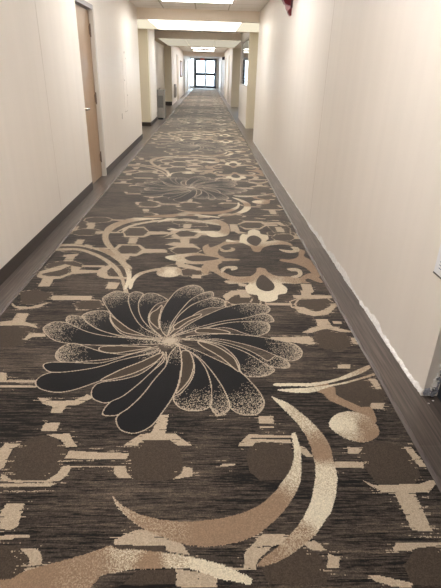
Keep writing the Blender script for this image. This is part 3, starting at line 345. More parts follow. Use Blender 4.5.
def gradient_fill(e, p, base=None):
    q = smooth_closed(p, 5)
    i0, i1, j0, j1 = window(q)
    if i1 <= i0 or j1 <= j0: return
    X = GX[j0:j1, i0:i1]; Y = GY[j0:j1, i0:i1]
    jit = (fine[j0:j1, i0:i1]-.5)*.004
    m = inside(q, X+jit, Y+jit)
    if isinstance(e, list) and e:
        g = np.array(e, float).reshape(-1, 3); w = 0; v = 0
        for gx_, gy_, gc in g:
            ww = 1/(((X-gx_/1000)**2+(Y-gy_/1000)**2)**1.5+1e-6); w = w+ww; v = v+ww*gc
        v = v/w
    else: v = np.full(X.shape, float(e or 0))
    # yarn changes dither from tan to cream
    v = np.clip(v*1.25-.12+(fine[j0:j1, i0:i1]-.5)*.7*np.minimum(1, 4*v*(1-v)+.08), 0, 1)[..., None]
    s = img[j0:j1, i0:i1]
    c = c_tan*(1-v)+c_cream*v
    c = c*(.86+.28*fine[j0:j1, i0:i1])[..., None]
    s[m] = c[m]
for e, p in wanted('k'): gradient_fill(.08, p)
for e, p in wanted('c'): gradient_fill(e, p)
for e, p in wanted('d'):
    q = smooth_closed(p, 5); i0, i1, j0, j1 = window(q)
    if i1 <= i0 or j1 <= j0: continue
    m = inside(q, GX[j0:j1, i0:i1], GY[j0:j1, i0:i1]); s = img[j0:j1, i0:i1]
    base = c_dark*.5+c_mid*.5
    s[m] = (base*(.85+.3*fine[j0:j1, i0:i1])[..., None])[m]
# flower: a warm ground between the petals, then petal by petal
cx, cy = centre
pet = wanted('p')
for e, p in pet:
    q = smooth_closed(p, 5); i0, i1, j0, j1 = window(q)
    if i1 <= i0 or j1 <= j0: continue
    X = GX[j0:j1, i0:i1]; Y = GY[j0:j1, i0:i1]
    m = inside(q, X, Y); d = edge_dist(q, X, Y)
    r = np.hypot(X-cx, Y-cy); R = np.hypot(q[:, 0]-cx, q[:, 1]-cy).max()
    t = r/R
    fn = fine[j0:j1, i0:i1]; fb = streak[j0:j1, i0:i1]
    prob = np.clip((t-.68)/.30, 0, 1)**1.5*.55*float(e)
    prob = np.where(d < .012, prob*1.35, prob)
    prob = np.maximum(prob, np.clip(1-r/.12, 0, 1)*1.1)
    prob = np.maximum(prob, np.clip(1-r/.26, 0, 1)*.5)
    s = img[j0:j1, i0:i1]
    c = np.where(((fn+.06*fb < prob) & (prob > .03))[..., None], c_line*.9, c_petal*(.8+.4*fn)[..., None])
    s[m] = c[m]
    ln = d < .0028
    s[ln] = (c_line*(.9+.2*fn)[..., None])[ln]
for e, p in wanted('g'):
    q = smooth_closed(p, 5); i0, i1, j0, j1 = window(q)
    X = GX[j0:j1, i0:i1]; Y = GY[j0:j1, i0:i1]; m = inside(q, X, Y); d = edge_dist(q, X, Y); s = img[j0:j1, i0:i1]
    s[m] = (c_gap*(.85+.3*fine[j0:j1, i0:i1])[..., None])[m]
    ln = d < .0035; s[ln] = c_line
r = np.hypot(GX-cx, GY-cy)
m = (fine < np.clip(1.5-r/.05, 0, 1)); img[m] = c_line

def block_mean(a, by, bx):
    h, w = a.shape[0]//by*by, a.shape[1]//bx*bx
    return a[:h, :w].reshape(h//by, by, w//bx, bx, 3).mean(axis=(1, 3))

def carpet_band(ya, yb, by, bx):
    """grid of woven cells from ya to yb, each by x bx tufts: returns verts, faces, colours (per face cell)"""
    rows = int(round((yb-ya)/(CELL*by)))
    xs = CL+(CR-CL)*np.arange(nx//bx+1)/(nx//bx)
    ys = ya+np.arange(rows+1)*CELL*by
    img_b = img if bx == 1 else block_mean(img, 1, bx)
    ncol = len(xs)-1
    j = (np.round((ys[:-1, None]+(np.arange(by)+.5)*CELL-Y_T0)/CELL-.5).astype(int)) % ny
    col = img_b[j][:, :, :ncol].mean(axis=1)
    return xs, ys, col

bands = [carpet_band(Y0, .5, 8, 4), carpet_band(.5, 3.3, 1, 1), carpet_band(3.3, 6.2, 2, 2), carpet_band(6.2, 12, 4, 3), carpet_band(12, YE-.05, 9, 6)]
V = []; F = []; C = []; off = 0
for bi, (xs, ys, col) in enumerate(bands):
    if bi: ys = ys - (ys[0]-last)
    last = ys[-1]
    X, Y = np.meshgrid(xs, ys); V.append(np.stack([X.ravel(), Y.ravel(), np.full(X.size, .006)], 1))
    w = len(xs); jj, ii = np.meshgrid(np.arange(len(ys)-1), np.arange(w-1), indexing='ij')
    a = (jj*w+ii).ravel()+off
    F.append(np.stack([a, a+1, a+w+1, a+w], 1)); C.append(col.reshape(-1, 3)); off += X.size
V = np.concatenate(V); F = np.concatenate(F); C = np.concatenate(C)
# bound edges down to the floor
yb0, yb1 = V[:, 1].min(), V[:, 1].max(); n0 = len(V)
V = np.concatenate([V, np.array([[CL, yb0, .0005], [CR, yb0, .0005], [CR, yb1, .0005], [CL, yb1, .0005], [CL, yb0, .006], [CR, yb0, .006], [CR, yb1, .006], [CL, yb1, .006]])])
F = np.concatenate([F, np.array([[n0, n0+1, n0+5, n0+4], [n0+1, n0+2, n0+6, n0+5], [n0+2, n0+3, n0+7, n0+6], [n0+3, n0, n0+4, n0+7]])])
C = np.concatenate([C, np.tile(c_dark, (4, 1))])
me = bpy.data.meshes.new('carpet')
me.vertices.add(len(V)); me.vertices.foreach_set('co', V.astype(np.float32).ravel())
me.loops.add(F.size); me.loops.foreach_set('vertex_index', F.astype(np.int32).ravel())
me.polygons.add(len(F)); me.polygons.foreach_set('loop_start', np.arange(0, F.size, 4, dtype=np.int32))
me.update(calc_edges=True)
att = me.color_attributes.new('yarn', 'FLOAT_COLOR', 'CORNER')
cc = np.ones((len(F), 4, 4), np.float32); cc[:, :, :3] = C[:, None, :]
att.data.foreach_set('color', cc.ravel())
me.materials.append(M['carpet'])
carpet = bpy.data.objects.new('carpet_runner', me); COL.objects.link(carpet)
tag(carpet, 'long brown patterned corridor carpet with dark cream-outlined flowers and tan scrolls', 'carpet')

# ------------------------------------------------------------------ floor and transition strips
fl = box('floor', -4.2, 4.2, Y0-.2, YE+.2, -.12, 0, M['plank']); struct(fl)
struct(box('trim_1', CL-.022, CL-.0005, Y0, YE-.05, .0003, .0075, M['trim'], bevel=.002))
struct(box('trim_2', CR+.0005, CR+.022, Y0, YE-.05, .0003, .0075, M['trim'], bevel=.002))

# ------------------------------------------------------------------ walls
T = .14
DY0, DY1, DZ = 5.94, 6.80, 2.09          # opening of the oak door in the left wall
struct(boxes('wall_left', [(XL-T, XL, Y0, DY0, 0, ZC), (XL-T, XL, DY1, E1, 0, ZC), (XL-T, XL, DY0, DY1, DZ, ZC)], M['wall']))
RY = 1.775
struct(box('wall_right', XR, XR+T, RY, E1, 0, ZC, M['wall']))
struct(box('wall_right', XR, XR+T, Y0, .55, 0, ZC, M['wall']))
struct(box('wall_right', XR, XR+T, .55, RY, 2.12, ZC, M['wall']))
struct(box('wall_back', XL-T, XR+T, Y0-T, Y0, 0, ZC, M['wall']))
# the cross passages
struct(box('wall_left', -3.5, XL-T, E1-T, E1, 0, ZC, M['column']))
struct(box('wall_right', XR+T, 3.5, E1-T, E1, 0, ZC, M['column']))
struct(box('wall_left', -3.5-T, -3.5, E1-T, E2, 0, ZC, M['wall']))
struct(box('wall_right', 3.5, 3.5+T, E1-T, E2+T, 0, ZC, M['wall']))
# first pillars facing the camera
struct(box('wall_left', -3.5, XL2, E2, E2+.28, 0, ZC, M['column']))
struct(box('wall_right', XR2, 3.5, E2, E2+T, 0, ZC, M['column']))
LW_E = 15.45
struct(box('wall_left', XL2-T, XL2, E2+.28, LW_E, 0, ZC, M['wall']))
struct(box('wall_left', -3.2, XL2-.30, LW_E+1.9, LW_E+2.05, 0, ZC, M['column']))
struct(box('wall_left', XL2-.30-T, XL2-.30, LW_E+2.05, E4, 0, ZC, M['wall']))
struct(box('wall_left', -3.2-T, -3.2, E2+.28, LW_E+2.05, 0, ZC, M['wall']))
# right wall of the middle bay with the inner window
W0, W1, WZ0, WZ1 = 13.82, 16.85, 1.04, 2.30
struct(boxes('wall_right', [(XR2, XR2+.1, E2+T, W0, 0, ZC), (XR2, XR2+.1, W1, E3, 0, ZC), (XR2, XR2+.1, W0, W1, 0, WZ0), (XR2, XR2+.1, W0, W1, WZ1, ZC)], M['wall']))
wf = struct(boxes('window_1', [(XR2+.02, XR2+.08, W0, W0+.04, WZ0, WZ1), (XR2+.02, XR2+.08, W1-.04, W1, WZ0, WZ1), (XR2+.02, XR2+.08, W0+.04, W1-.04, WZ0, WZ0+.04), (XR2+.02, XR2+.08, W0+.04, W1-.04, WZ1-.04, WZ1)], M['jamb']))
box('glass_pane', XR2+.045, XR2+.053, W0+.04, W1-.04, WZ0+.04, WZ1-.04, M['glass'], wf)
struct(box('wall_right', 3.5, 3.5+T, E2+T, E4+T, 0, ZC, M['wall']))
# second pillars
struct(box('wall_left', -3.2, XL2, E4, E4+T, 0, ZC, M['column']))
# right second wall holds an outside window (blue daylight)
OX0, OX1, OZ0, OZ1 = 1.48, 2.2, .80, 2.0
struct(boxes('wall_right', [(XR2, OX0, E4, E4+T, 0, ZC), (OX1, 3.5, E4, E4+T, 0, ZC), (OX0, OX1, E4, E4+T, 0, OZ0), (OX0, OX1, E4, E4+T, OZ1, ZC)], M['column']))
wf = struct(boxes('window_2', [(OX0, OX0+.05, E4+.02, E4+.1, OZ0, OZ1), (OX1-.09, OX1, E4+.02, E4+.1, OZ0, OZ1), (OX0+.20, OX0+.245, E4+.02, E4+.1, OZ0, OZ1), (OX0+.05, OX1-.09, E4+.02, E4+.1, OZ0, OZ0+.06), (OX0+.05, OX1-.09, E4+.02, E4+.1, OZ1-.1, OZ1), (OX0+.05, OX1-.09, E4+.02, E4+.1, 1.18, 1.28)], M['black']))
box('glass_pane', OX0+.05, OX1-.05, E4+.055, E4+.063, OZ0+.03, OZ1-.03, M['glass'], wf)
# far corridor
struct(box('wall_left', XL2-T, XL2, E4+T, YE, 0, ZC+.2, M['wall']))
struct(box('wall_right', XR2, XR2+T, E4+T, YE, 0, ZC+.2, M['wall']))

# ------------------------------------------------------------------ ceilings, beams, soffits
struct(box('ceiling', XL-T, XR+T, Y0-T, E1, ZC, ZC+.1, M['ceiling']))
struct(box('ceiling', -3.7, 3.7, E1, E4+T, ZC, ZC+.1, M['ceiling']))
struct(box('ceiling', XL2-T, XR2+T, E4+T, YE+T, ZC, ZC+.1, M['ceiling']))
def dropped(name, ya, yb):
    struct(box(name, -3.5, 3.5, ya, yb, ZS, ZC, M['beam']))
dropped('trim_3', E1+.001, E1+.10)
dropped('trim_4', E2-.10, E2)
SX0, SX1 = -1.25, .72
bm = bmesh.new()
add_box(bm, -3.5, -1.9, E1+.10, E2-.10, ZS+.001, ZS+.03); add_box(bm, 1.58, 3.5, E1+.10, E2-.10, ZS+.001, ZS+.03)
struct(link_mesh('ceiling', bm, M['soffit']))
struct(box('trim_5', XL2-.3, 3.5, E3, E4, ZS, ZC, M['beam']))
struct(box('trim_6', XL2, XR2, 33.2, 35, ZS-.02, ZC, M['beam']))

# ------------------------------------------------------------------ light fittings
def troffer(y0, x0=-.845, x1=.46, ln=.61, z=ZC, lamp='lamp', label='', group=None):
    t = empty('ceiling_light', ((x0+x1)/2, y0+ln/2, z), label, 'ceiling light', group)
    w = (x1-x0)/2; h = ln/2
    boxes('frame', [(-w, -w+.022, -h, h, -.012, -.0005), (w-.022, w, -h, h, -.012, -.0005), (-w+.022, w-.022, -h, -h+.022, -.012, -.0005), (-w+.022, w-.022, h-.022, h, -.012, -.0005)], M['ceilrail'], t)
    box('diffuser', -w+.022, w-.022, -h+.022, h-.022, -.009, -.003, M[lamp], t)
    return t
troffer(9.25, label='rectangular fluorescent ceiling panel cut by the top of the photo, nearest the first beam')
for y in (5.6, 1.95, -1.7):
    troffer(y, lamp='lamp' if y > 5 else 'lampnear', label='rectangular fluorescent ceiling panel above the near corridor, out of view', group='near corridor ceiling lights')
troffer(14.6, -.85, .42, .61, lamp='lamp', label='added fill panel between the two dropped beams, hidden by the nearer one')  # added out of sight to brighten the dark middle bay
troffer(18.6, 1.6, 2.9, .61, z=ZS, lamp='lamp', label='added unseen fill panel in the side room behind the inner window')  # unseen, added to light the second pillar and the floor there
troffer(18.9, -2.9, -1.95, .61, z=ZC, lamp='lamp', label='added unseen fill panel in the left side passage past the drinking fountain')  # unseen left counterpart, also added for the second pillars and floor
troffer(14.9, 1.6, 2.9, .61, z=ZC, lamp='lamp', label='added fill panel inside the glazed side room, out of view')  # added so the room behind the inner window isn't dark
troffer(27.4, -.85, .42, .7, lamp='lampfar', label='small bright ceiling panel just beyond the second dropped beam')
troffer(30.6, -.85, .42, .7, lamp='lampfar', label='faint far ceiling panel closest to the third beam')
for y in (24.2, 37.5, 42):
    troffer(y, -.8, .36, .61, lamp='lampfar', label='ceiling panel of the far corridor hidden behind a dropped beam', group='hidden far corridor ceiling lights')
M['soffitglow2'] = emit('soffit_added_glow', (1, .90, .70, 1), .27)
M['soffitdim'] = emit('soffit_diffuser_dim', (1, .90, .68, 1), .42)
for a, b, nm in ((-1.9, SX0, 'left'), (SX1, 1.58, 'right')):
    t = empty('soffit_light', ((a+b)/2, (E1+E2)/2, ZS), 'dim cream panel under the first dropped beam, at its %s end' % nm, 'ceiling light', 'glowing panels in the first dropped beam')
    hw = (b-a)/2; hh = (E2-E1)/2-.10
    boxes('frame', [(-hw, -hw+.004, -hh, hh, 0, .03), (hw-.004, hw, -hh, hh, 0, .03)], M['soffit'], t)
    box('diffuser', -hw+.004, hw-.004, -hh, hh, .004, .010, M['soffitdim'], t)
for a, b, nm in ((-1.60, -.72, 'left'), (-.72, .26, 'middle'), (.26, 1.12, 'right')):  # glow added to lift the dark underside of the second beam
    t = empty('soffit_light', ((a+b)/2, E3+2.3, ZS-.014), {'left': 'faint', 'middle': 'faint', 'right': 'faint'}[nm]+' added glow panel under the second dropped beam, %s of three' % {'left': 'leftmost', 'middle': 'middle', 'right': 'rightmost'}[nm], 'ceiling light', 'added glow panels under the second dropped beam')
    hw = (b-a)/2; hh = 2.25
    boxes('frame', [(-hw, -hw+.004, -hh, hh, 0, .013), (hw-.004, hw, -hh, hh, 0, .013)], M['soffit'], t)
    box('diffuser', -hw+.004, hw-.004, -hh, hh, .001, .008, M['soffitglow2'], t)
n = 3; w = (SX1-SX0)/n
for i, nm in enumerate(('left', 'middle', 'right')):
    t = empty('soffit_light', (SX0+w*(i+.5), (E1+E2)/2, ZS), '', 'ceiling light', 'glowing panels in the first dropped beam')
    t['label'] = {'left': 'glowing cream panel under the first dropped beam, leftmost of three', 'middle': 'glowing cream panel under the first dropped beam, middle of three', 'right': 'glowing cream panel under the first dropped beam, rightmost of three'}[nm]
    hw = w/2; hh = (E2-E1)/2-.10
    boxes('frame', [(-hw, -hw+.004, -hh, hh, 0, .03), (hw-.004, hw, -hh, hh, 0, .03)], M['soffit'], t)
    box('diffuser', -hw+.004, hw-.004, -hh, hh, .004, .010, M['soffitlamp'], t)
# twin tube shapes, added to imitate a troffer's reflection in the inner window
t = empty('reflection_bars', (1.75, 19, 2.25), 'glowing twin bars imitating a reflected troffer in the inner window on the right', 'lamp')
for z in (-.05, .07):
    bm = bmesh.new(); add_cyl(bm, (-.5, z*3, z), (.5, z*3, z), .018); link_mesh('glow_bar', bm, M['glow_bar'], t, True)
box('housing', -.5, .5, -.03, .24, .09, .0995, M['jamb'], t)


# ------------------------------------------------------------------ baseboards (left side only; torn off on the right)
def base(name, *a): return struct(box(name, *a, M['baseboard'], bevel=.003))
base('baseboard_left', XL+.0003, XL+.008, Y0, DY0-.005, .0003, .10)
base('baseboard_left', XL+.0003, XL+.008, DY1+.06, E1-.01, .0003, .10)
base('baseboard_left', -2.6, XL2, E2-.012, E2-.0005, .0003, .10)
base('baseboard_left', XL2+.0003, XL2+.008, E2, LW_E, .0003, .10)
base('baseboard_left', -2.6, XL2, E4-.012, E4-.0005, .0003, .16)

# seams of the wallcovering
struct(box('trim_7', XL, XL+.0012, 4.572, 4.576, .105, ZC-.002, M['seam']))
struct(box('trim_8', XR-.0012, XR, 4.538, 4.543, .05, ZC-.002, M['seam']))

# torn strip along the foot of the right wall
def torn_strip(name, y0, y1, x, hmax, m, seg=.012, thick=.009, sgn=-1):
    bm = bmesh.new(); prev = None; n = int((y1-y0)/seg); h = hmax*.6; th = thick*.5
    for i in range(n+1):
        y = y0+(y1-y0)*i/n
        h = min(hmax, max(hmax*.25, h+random.uniform(-.3, .3)*hmax*.5)); th = min(thick, max(.001, th+random.uniform(-.003, .003)))
        ring = [(x, y, .0005), (x+sgn*th, y, .0005), (x+sgn*th*random.uniform(.6, 1.2), y+random.uniform(-.004, .004), h*random.uniform(.35, .6)), (x+sgn*.0012, y, h*random.uniform(.85, 1)), (x, y, h)]
        vs = [bm.verts.new(p) for p in ring]
        if prev:
            for k in range(4): bm.faces.new((prev[k], vs[k], vs[k+1], prev[k+1]))
        prev = vs
    return link_mesh(name, bm, m)
struct(torn_strip('trim_9', RY, 4.6, XR, .062, M['plaster'], .012, .013))
struct(torn_strip('trim_9', 4.6, E1, XR, .032, M['plaster'], .03, .006))

# ------------------------------------------------------------------ right: ragged wall end and slate door in its frame
def rubble(name, pts, m, r0, r1):
    bm = bmesh.new()
    for (x, y, z) in pts:
        s = random.uniform(r0, r1)
        mtx = Matrix.Translation((x, y, z)) @ Matrix.Rotation(random.uniform(0, 3), 4, Vector((random.random(), random.random(), 1)).normalized()) @ Matrix.Diagonal((s*random.uniform(.7, 1.4), s*random.uniform(.5, .9), s*random.uniform(.6, 1.5), 1))
        bmesh.ops.create_icosphere(bm, subdivisions=1, radius=1, matrix=mtx)
    for v in bm.verts: v.co += Vector((random.uniform(-1, 1), random.uniform(-1, 1), random.uniform(-1, 1)))*r0*.25
    return link_mesh(name, bm, m)
pp = [(XR+.004+random.random()*.062, RY-.004, .012+random.random()*.03) for _ in range(46)]
pp += [(XR+.045+.045*z/.3+random.uniform(-.008, .008), RY-.004, .012+z) for z in [random.random()**1.4*.42 for _ in range(70)]]
struct(rubble('trim_10', pp, M['plasterdark'], .005, .012))
pp = [(XR+.035+.045*z/.3+random.uniform(-.012, .01), RY-.003, .012+z) for z in [random.random()**1.3*.4 for _ in range(60)]]
struct(rubble('trim_11', pp, M['plaster'], .004, .011))
struct(box('door_2', XR+.085, XR+.135, .59, RY-.012, .006, 2.08, M['slate'], bevel=.003))
struct(boxes('trim_12', [(XR+.072, XR+.14, RY-.045, RY-.002, 0.0005, 2.12), (XR+.03, XR+.14, .552, .585, .0005, 2.12), (XR+.03, XR+.14, .585, RY-.045, 2.085, 2.119)], M['slate']))
for (x, y, s, lb) in [(1.078, 1.715, .0042, 'tiny white paint chip on the floor nearer the carpet'), (1.108, 1.735, .0040, 'tiny white paint chip on the floor nearer the slate door')]:
    bm = bmesh.new(); bmesh.ops.create_icosphere(bm, subdivisions=1, radius=s, matrix=Matrix.Diagonal((1.5, 1, .5, 1)))
    tag(link_mesh('paint_chip', bm, M['plaster'], loc=(x, y, s*.5+.0004)), lb, 'paint chip')

# white card on the right wall, its lower corner at the picture edge
card = empty('wall_card', (XR, 1.80, .59), 'white printed card on right wall, cut by the picture edge', 'card')
box('sheet', -.003, -.0006, -.02, .145, 0, .21, M['paper'], card)
boxes('printing', [(-.0036, -.003, .0, .11, z, z+.004) for z in (.03, .045, .06, .10, .13)], M['ink'], card)
box('bottom_rail', -.006, -.0006, -.02, .145, -.006, 0, M['steeldark'], card)

# ------------------------------------------------------------------ oak door, left
d = struct(empty('door_1', (XL-.055, DY0, 0), None, None))
dx0, dx1 = -.045, 0
box('door_leaf', dx0, dx1, .004, .90, .008, DZ-.03, M['doorwood'], d, bevel=.003)
struct(boxes('trim_13', [(XL-T, XL+.004, DY1, DY1+.045, .0005, DZ+.03), (XL-.052, XL+.002, DY1-.018, DY1, .0005, DZ)], M['jamb']))
struct(boxes('trim_14', [(XL-T, XL+.004, DY0-.0, DY1, DZ-.022, DZ+.03)], M['frametop']))
for z in (.27, 1.04, 1.84):
    bm = bmesh.new(); add_cyl(bm, (.010, .848, z-.075), (.010, .848, z+.075), .010, n=12)
    add_box(bm, .0005, .006, .80, .848, z-.05, z+.05)
    link_mesh('hinge', bm, M['hinge'], d)
hd = box('handle_plate', .0004, .008, .055, .115, .925, .985, M['chrome'], d, bevel=.003)
bm = bmesh.new(); add_cyl(bm, (.006, .085, .955), (.05, .085, .955), .014); add_cyl(bm, (.05, .078, .955), (.055, .20, .95), .016, .012)
link_mesh('door_handle', bm, M['chrome'], d, True)

# ------------------------------------------------------------------ traces on the left wall
mk = empty('wall_mark', (XL, 8.8, 1.1), 'faint narrow outline with anchor holes left on the wall past the oak door', 'wall mark')
boxes('outline', [(.0004, .0016, .02, .028, -.38, .47), (.0004, .0016, .33, .338, -.32, .42), (.0004, .0016, .02, .338, -.384, -.376)], M['scribe'], mk)
for (y, z, s) in [(.27, .57, .016), (.40, .48, .010), (.38, -.12, .012), (.15, .13, .012)]:
    bm = bmesh.new(); add_cyl(bm, (.0004, y, z), (.003, y, z), s, n=12); link_mesh('anchor_hole', bm, M['hole'], mk)
boxes('scuff', [(.0004, .0016, -.33, -.30, -.47, -.38)], M['hole'], mk)

# ------------------------------------------------------------------ fire alarm, right wall
fa = empty('fire_alarm', (XR, 6.86, 2.10), 'dark red fire alarm horn and strobe high on the right wall', 'fire alarm')
box('mounting_plate', -.022, -.0006, -.085, .085, .06, .36, M['darkred'], fa, bevel=.005)
box('backbox', -.09, -.022, -.07, .07, .2, .34, M['darkred'], fa, bevel=.006)
bm = bmesh.new()     # wedge body
pr = [(-.022, .085), (-.022, .20), (-.10, .20), (-.135, .165), (-.095, .11), (-.05, .09)]
A = [bm.verts.new((x, -.065, z)) for x, z in pr]; B = [bm.verts.new((x, .065, z)) for x, z in pr]
bm.faces.new(A); bm.faces.new(B[::-1])
for i in range(len(pr)): bm.faces.new((A[i], A[(i+1) % len(pr)], B[(i+1) % len(pr)], B[i]))
link_mesh('horn', bm, M['red'], fa)
bm = bmesh.new()
pr = [(-.022, .03), (-.022, .085), (-.05, .092), (-.085, .10), (-.072, .055), (-.05, .03)]
A = [bm.verts.new((x, -.03, z)) for x, z in pr]; B = [bm.verts.new((x, .03, z)) for x, z in pr]
bm.faces.new(A); bm.faces.new(B[::-1])
for i in range(len(pr)): bm.faces.new((A[i], A[(i+1) % len(pr)], B[(i+1) % len(pr)], B[i]))
link_mesh('strobe_lens', bm, M['lens'], fa)
bm = bmesh.new()
pr = [(-.0006, -.02), (-.0006, .06), (-.022, .06), (-.05, .03), (-.045, .012), (-.018, -.02)]
A = [bm.verts.new((x, -.04, z)) for x, z in pr]; B = [bm.verts.new((x, .04, z)) for x, z in pr]
bm.faces.new(A); bm.faces.new(B[::-1])
for i in range(len(pr)): bm.faces.new((A[i], A[(i+1) % len(pr)], B[(i+1) % len(pr)], B[i]))
link_mesh('lower_bracket', bm, M['red'], fa)

# ------------------------------------------------------------------ drinking fountain, beyond the first left pillar
ft = empty('drinking_fountain', (XL2+.1, 15.78, 0), 'grey steel drinking fountain cabinet standing by the left wall', 'drinking fountain')
box('cabinet', -.10, .12, -.20, .20, .05, .83, M['steel'], ft, bevel=.01)
box('plinth', -.09, .08, -.18, .18, .0005, .05, M['black'], ft)
box('louvre_panel', -.07, .09, -.206, -.2, .35, .70, M['steeldark'], ft)
bm = bmesh.new(); add_box(bm, -.10, .14, -.21, .21, .83, .862, .006); link_mesh('basin', bm, M['steel'], ft)
bm = bmesh.new(); add_cyl(bm, (-.04, 0, .862), (-.04, 0, .90), .012); add_cyl(bm, (-.04, 0, .90), (.0, 0, .915), .010); link_mesh('spout', bm, M['chrome'], ft)

# small things far along the left wall
wh = empty('wall_heater', (XL2, 24.1, 0), 'narrow grey heater low on the far left wall', 'heater')
box('casing', .0006, .08, -.35, .35, .26, .84, M['steel'], wh, bevel=.006)
box('grille', .08, .085, -.3, .3, .3, .7, M['steeldark'], wh)
nb = empty('notice_board', (XL2, 30.4, 1.1), 'small framed notice board on the far left wall', 'notice board')
boxes('frame', [(.0006, .03, -1.1, -1.02, 0, .85), (.0006, .03, 1.02, 1.1, 0, .85), (.0006, .03, -1.02, 1.02, 0, .06), (.0006, .03, -1.02, 1.02, .79, .85)], M['frame'], nb)
box('board', .0006, .012, -1.02, 1.02, .06, .79, M['notice'], nb)
boxes('sheet', [(.012, .014, -.8, -.3, .2, .7), (.012, .014, -.1, .3, .15, .6), (.012, .014, .5, .9, .3, .7)], M['paper'], nb)
# pale door casings along the far corridor
k = 15
for (x, sg, y) in [(XL2, 1, 26.2), (XL2, 1, 34.0), (XL2, 1, 39.5), (XR2, -1, 25.0), (XR2, -1, 29.5), (XR2, -1, 37.5)]:
    a, b = sorted((x+sg*.0004, x+sg*.03))
    struct(boxes('trim_%d' % k, [(a, b, y-.06, y, .0005, 2.1), (a, b, y+.95, y+1.01, .0005, 2.1), (a, b, y-.06, y+1.01, 2.1, 2.16)], M['jamb'])); k += 1
    a, b = sorted((x+sg*.0004, x+sg*.008))
    dd = struct(box('door_%d' % (k-11), a, b, y, y+.95, .008, 2.1, M['column']))
    hb = bmesh.new(); add_cyl(hb, (x+sg*.008, y+.88, 1.0), (x+sg*.05, y+.88, 1.0), .012); add_cyl(hb, (x+sg*.05, y+.88, 1.0), (x+sg*.05, y+.76, 1.0), .009)
    link_mesh('door_handle', hb, M['chrome'], dd)
bl = empty('wall_bracket_sign', (XR2, 32.2, 2.18), 'small dark sign sticking out of the far right wall', 'sign')
box('panel', -.16, -.001, -.015, .015, -.07, .09, M['black'], bl)
box('bracket', -.03, -.001, -.03, .03, .09, .12, M['steeldark'], bl)

# ------------------------------------------------------------------ exit doors and sidelight at the end
EX0, EX1, ET = -1.163, .87, 2.50
struct(boxes('wall_end', [(XL2-T, -1.545, YE, YE+T, 0, ZC+.2), (EX1, XR2+T, YE, YE+T, 0, ZC+.2), (-1.545, EX1, YE, YE+T, ET, ZC+.2), (-1.21, EX0, YE, YE+T, 0, ET)], M['wall']))
fr = .12
struct(boxes('trim_30', [(EX0, EX0+fr, YE-.01, YE+.12, .001, ET), (EX1-fr, EX1, YE-.01, YE+.12, .001, ET), (EX0+fr, EX1-fr, YE-.01, YE+.12, ET-.12, ET)], M['black']))
mid = (EX0+EX1)/2
for i, (a, b) in enumerate(((EX0+fr, mid), (mid, EX1-fr))):
    d = struct(empty('door_%d' % (20+i), (a, YE+.04, 0), None, None)); w = b-a-.003; zt = ET-.123; s = .10; rb, rm0, rm1 = .24, 1.09, 1.33
    boxes('leaf_frame', [(.002, s, 0, .045, .012, zt), (w-s, w, 0, .045, .012, zt), (s, w-s, 0, .045, .012, rb), (s, w-s, 0, .045, rm0, rm1), (s, w-s, 0, .045, zt-.06, zt)], M['black'], d)
    box('lower_glass', s, w-s, .018, .026, rb, rm0, M['glass'], d)
    box('upper_glass', s, w-s, .018, .026, rm1, zt-.06, M['glass'], d)
    bm = bmesh.new(); add_cyl(bm, (.1, -.05, 1.16), (w-.1, -.05, 1.16), .02); add_box(bm, .1, .14, -.05, 0, 1.14, 1.18); add_box(bm, w-.14, w-.1, -.05, 0, 1.14, 1.18)
    link_mesh('push_bar', bm, M['black'], d)
wf = struct(boxes('window_3', [(-1.545, -1.50, YE, YE+.1, .1, ET), (-1.25, -1.21, YE, YE+.1, .1, ET), (-1.5, -1.25, YE, YE+.1, .1, .2), (-1.5, -1.25, YE, YE+.1, ET-.06, ET), (-1.5, -1.25, YE, YE+.1, 1.2, 1.25)], M['jamb']))
box('glass_pane', -1.5, -1.25, YE+.04, YE+.048, .2, ET-.06, M['glass'], wf)
struct(box('wall_end', -1.545, -1.21, YE, YE+.12, 0, .1, M['wall']))
ex = empty('exit_sign', (-.42, 46.4, 2.34), 'small red EXIT sign hanging above the glass exit doors', 'sign')
box('housing', -.2, .2, -.03, .03, 0, .2, M['signhousing'], ex)
cu = bpy.data.curves.new('letters', 'FONT'); cu.body = 'EXIT'; cu.size = .17; cu.extrude = .003; cu.align_x = 'CENTER'
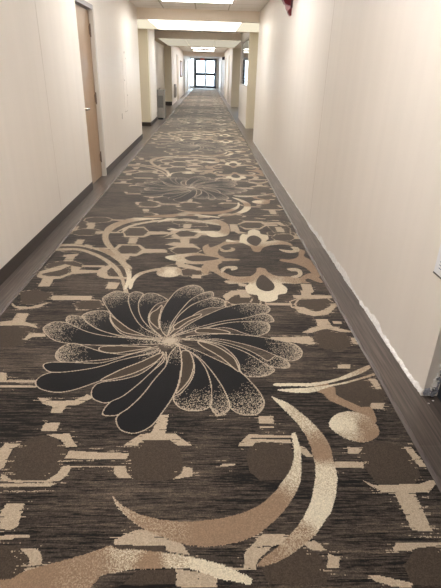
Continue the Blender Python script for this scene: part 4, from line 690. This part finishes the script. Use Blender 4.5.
tmp = bpy.data.objects.new('tmp', cu); COL.objects.link(tmp)
dg = bpy.context.evaluated_depsgraph_get(); lm = bpy.data.meshes.new_from_object(tmp.evaluated_get(dg)); bpy.data.objects.remove(tmp)
lm.materials.clear(); lm.materials.append(M['signred'])
lo = bpy.data.objects.new('letters', lm); COL.objects.link(lo); lo.parent = ex; lo.rotation_euler = (math.pi/2, 0, 0); lo.location = (0, -.036, .035)
box('hanger', -.01, .01, -.005, .005, .2, .21, M['signhousing'], ex)

# outside
gr = struct(box('ground', -30, 30, YE+T+.05, YE+70, -.2, -.05, M['concrete']))
gr.name = 'pavement'

# ------------------------------------------------------------------ daylight
w = bpy.data.worlds.new('sky'); SC.world = w; w.use_nodes = True
nt = w.node_tree; bg = nt.nodes['Background']
sk = nt.nodes.new('ShaderNodeTexSky'); sk.sky_type = 'HOSEK_WILKIE'; sk.turbidity = 4; sk.sun_direction = (.3, -.5, .8)
mx = nt.nodes.new('ShaderNodeMix'); mx.data_type = 'RGBA'; mx.inputs['Factor'].default_value = .75
mx.inputs['B'].default_value = (.74, .88, 1.0, 1)
nt.links.new(sk.outputs[0], mx.inputs['A']); nt.links.new(mx.outputs['Result'], bg.inputs[0])
bg.inputs[1].default_value = 7.0

# ------------------------------------------------------------------ camera
Rm = [[0.999306, -0.011978, -0.035261], [-0.026515, 0.436024, -0.899544], [0.02615, 0.899855, 0.435404]]
cam = bpy.data.cameras.new('camera'); co = bpy.data.objects.new('camera', cam); COL.objects.link(co)
mw = Matrix([list(r)+[0] for r in Rm]+[[0, 0, 0, 1]]); mw.translation = (0, 0, 1.4)
co.matrix_world = mw
cam.sensor_fit = 'VERTICAL'; cam.sensor_height = 24; cam.lens = 458/588*24
cam.clip_start = .02; cam.clip_end = 300
SC.camera = co
SC.view_settings.view_transform = 'Standard'; SC.view_settings.look = 'None'; SC.view_settings.gamma = 1
SC.view_settings.exposure = 1.2
SC.view_settings.use_curve_mapping = False
SC.cycles.max_bounces = 10; SC.cycles.diffuse_bounces = 6
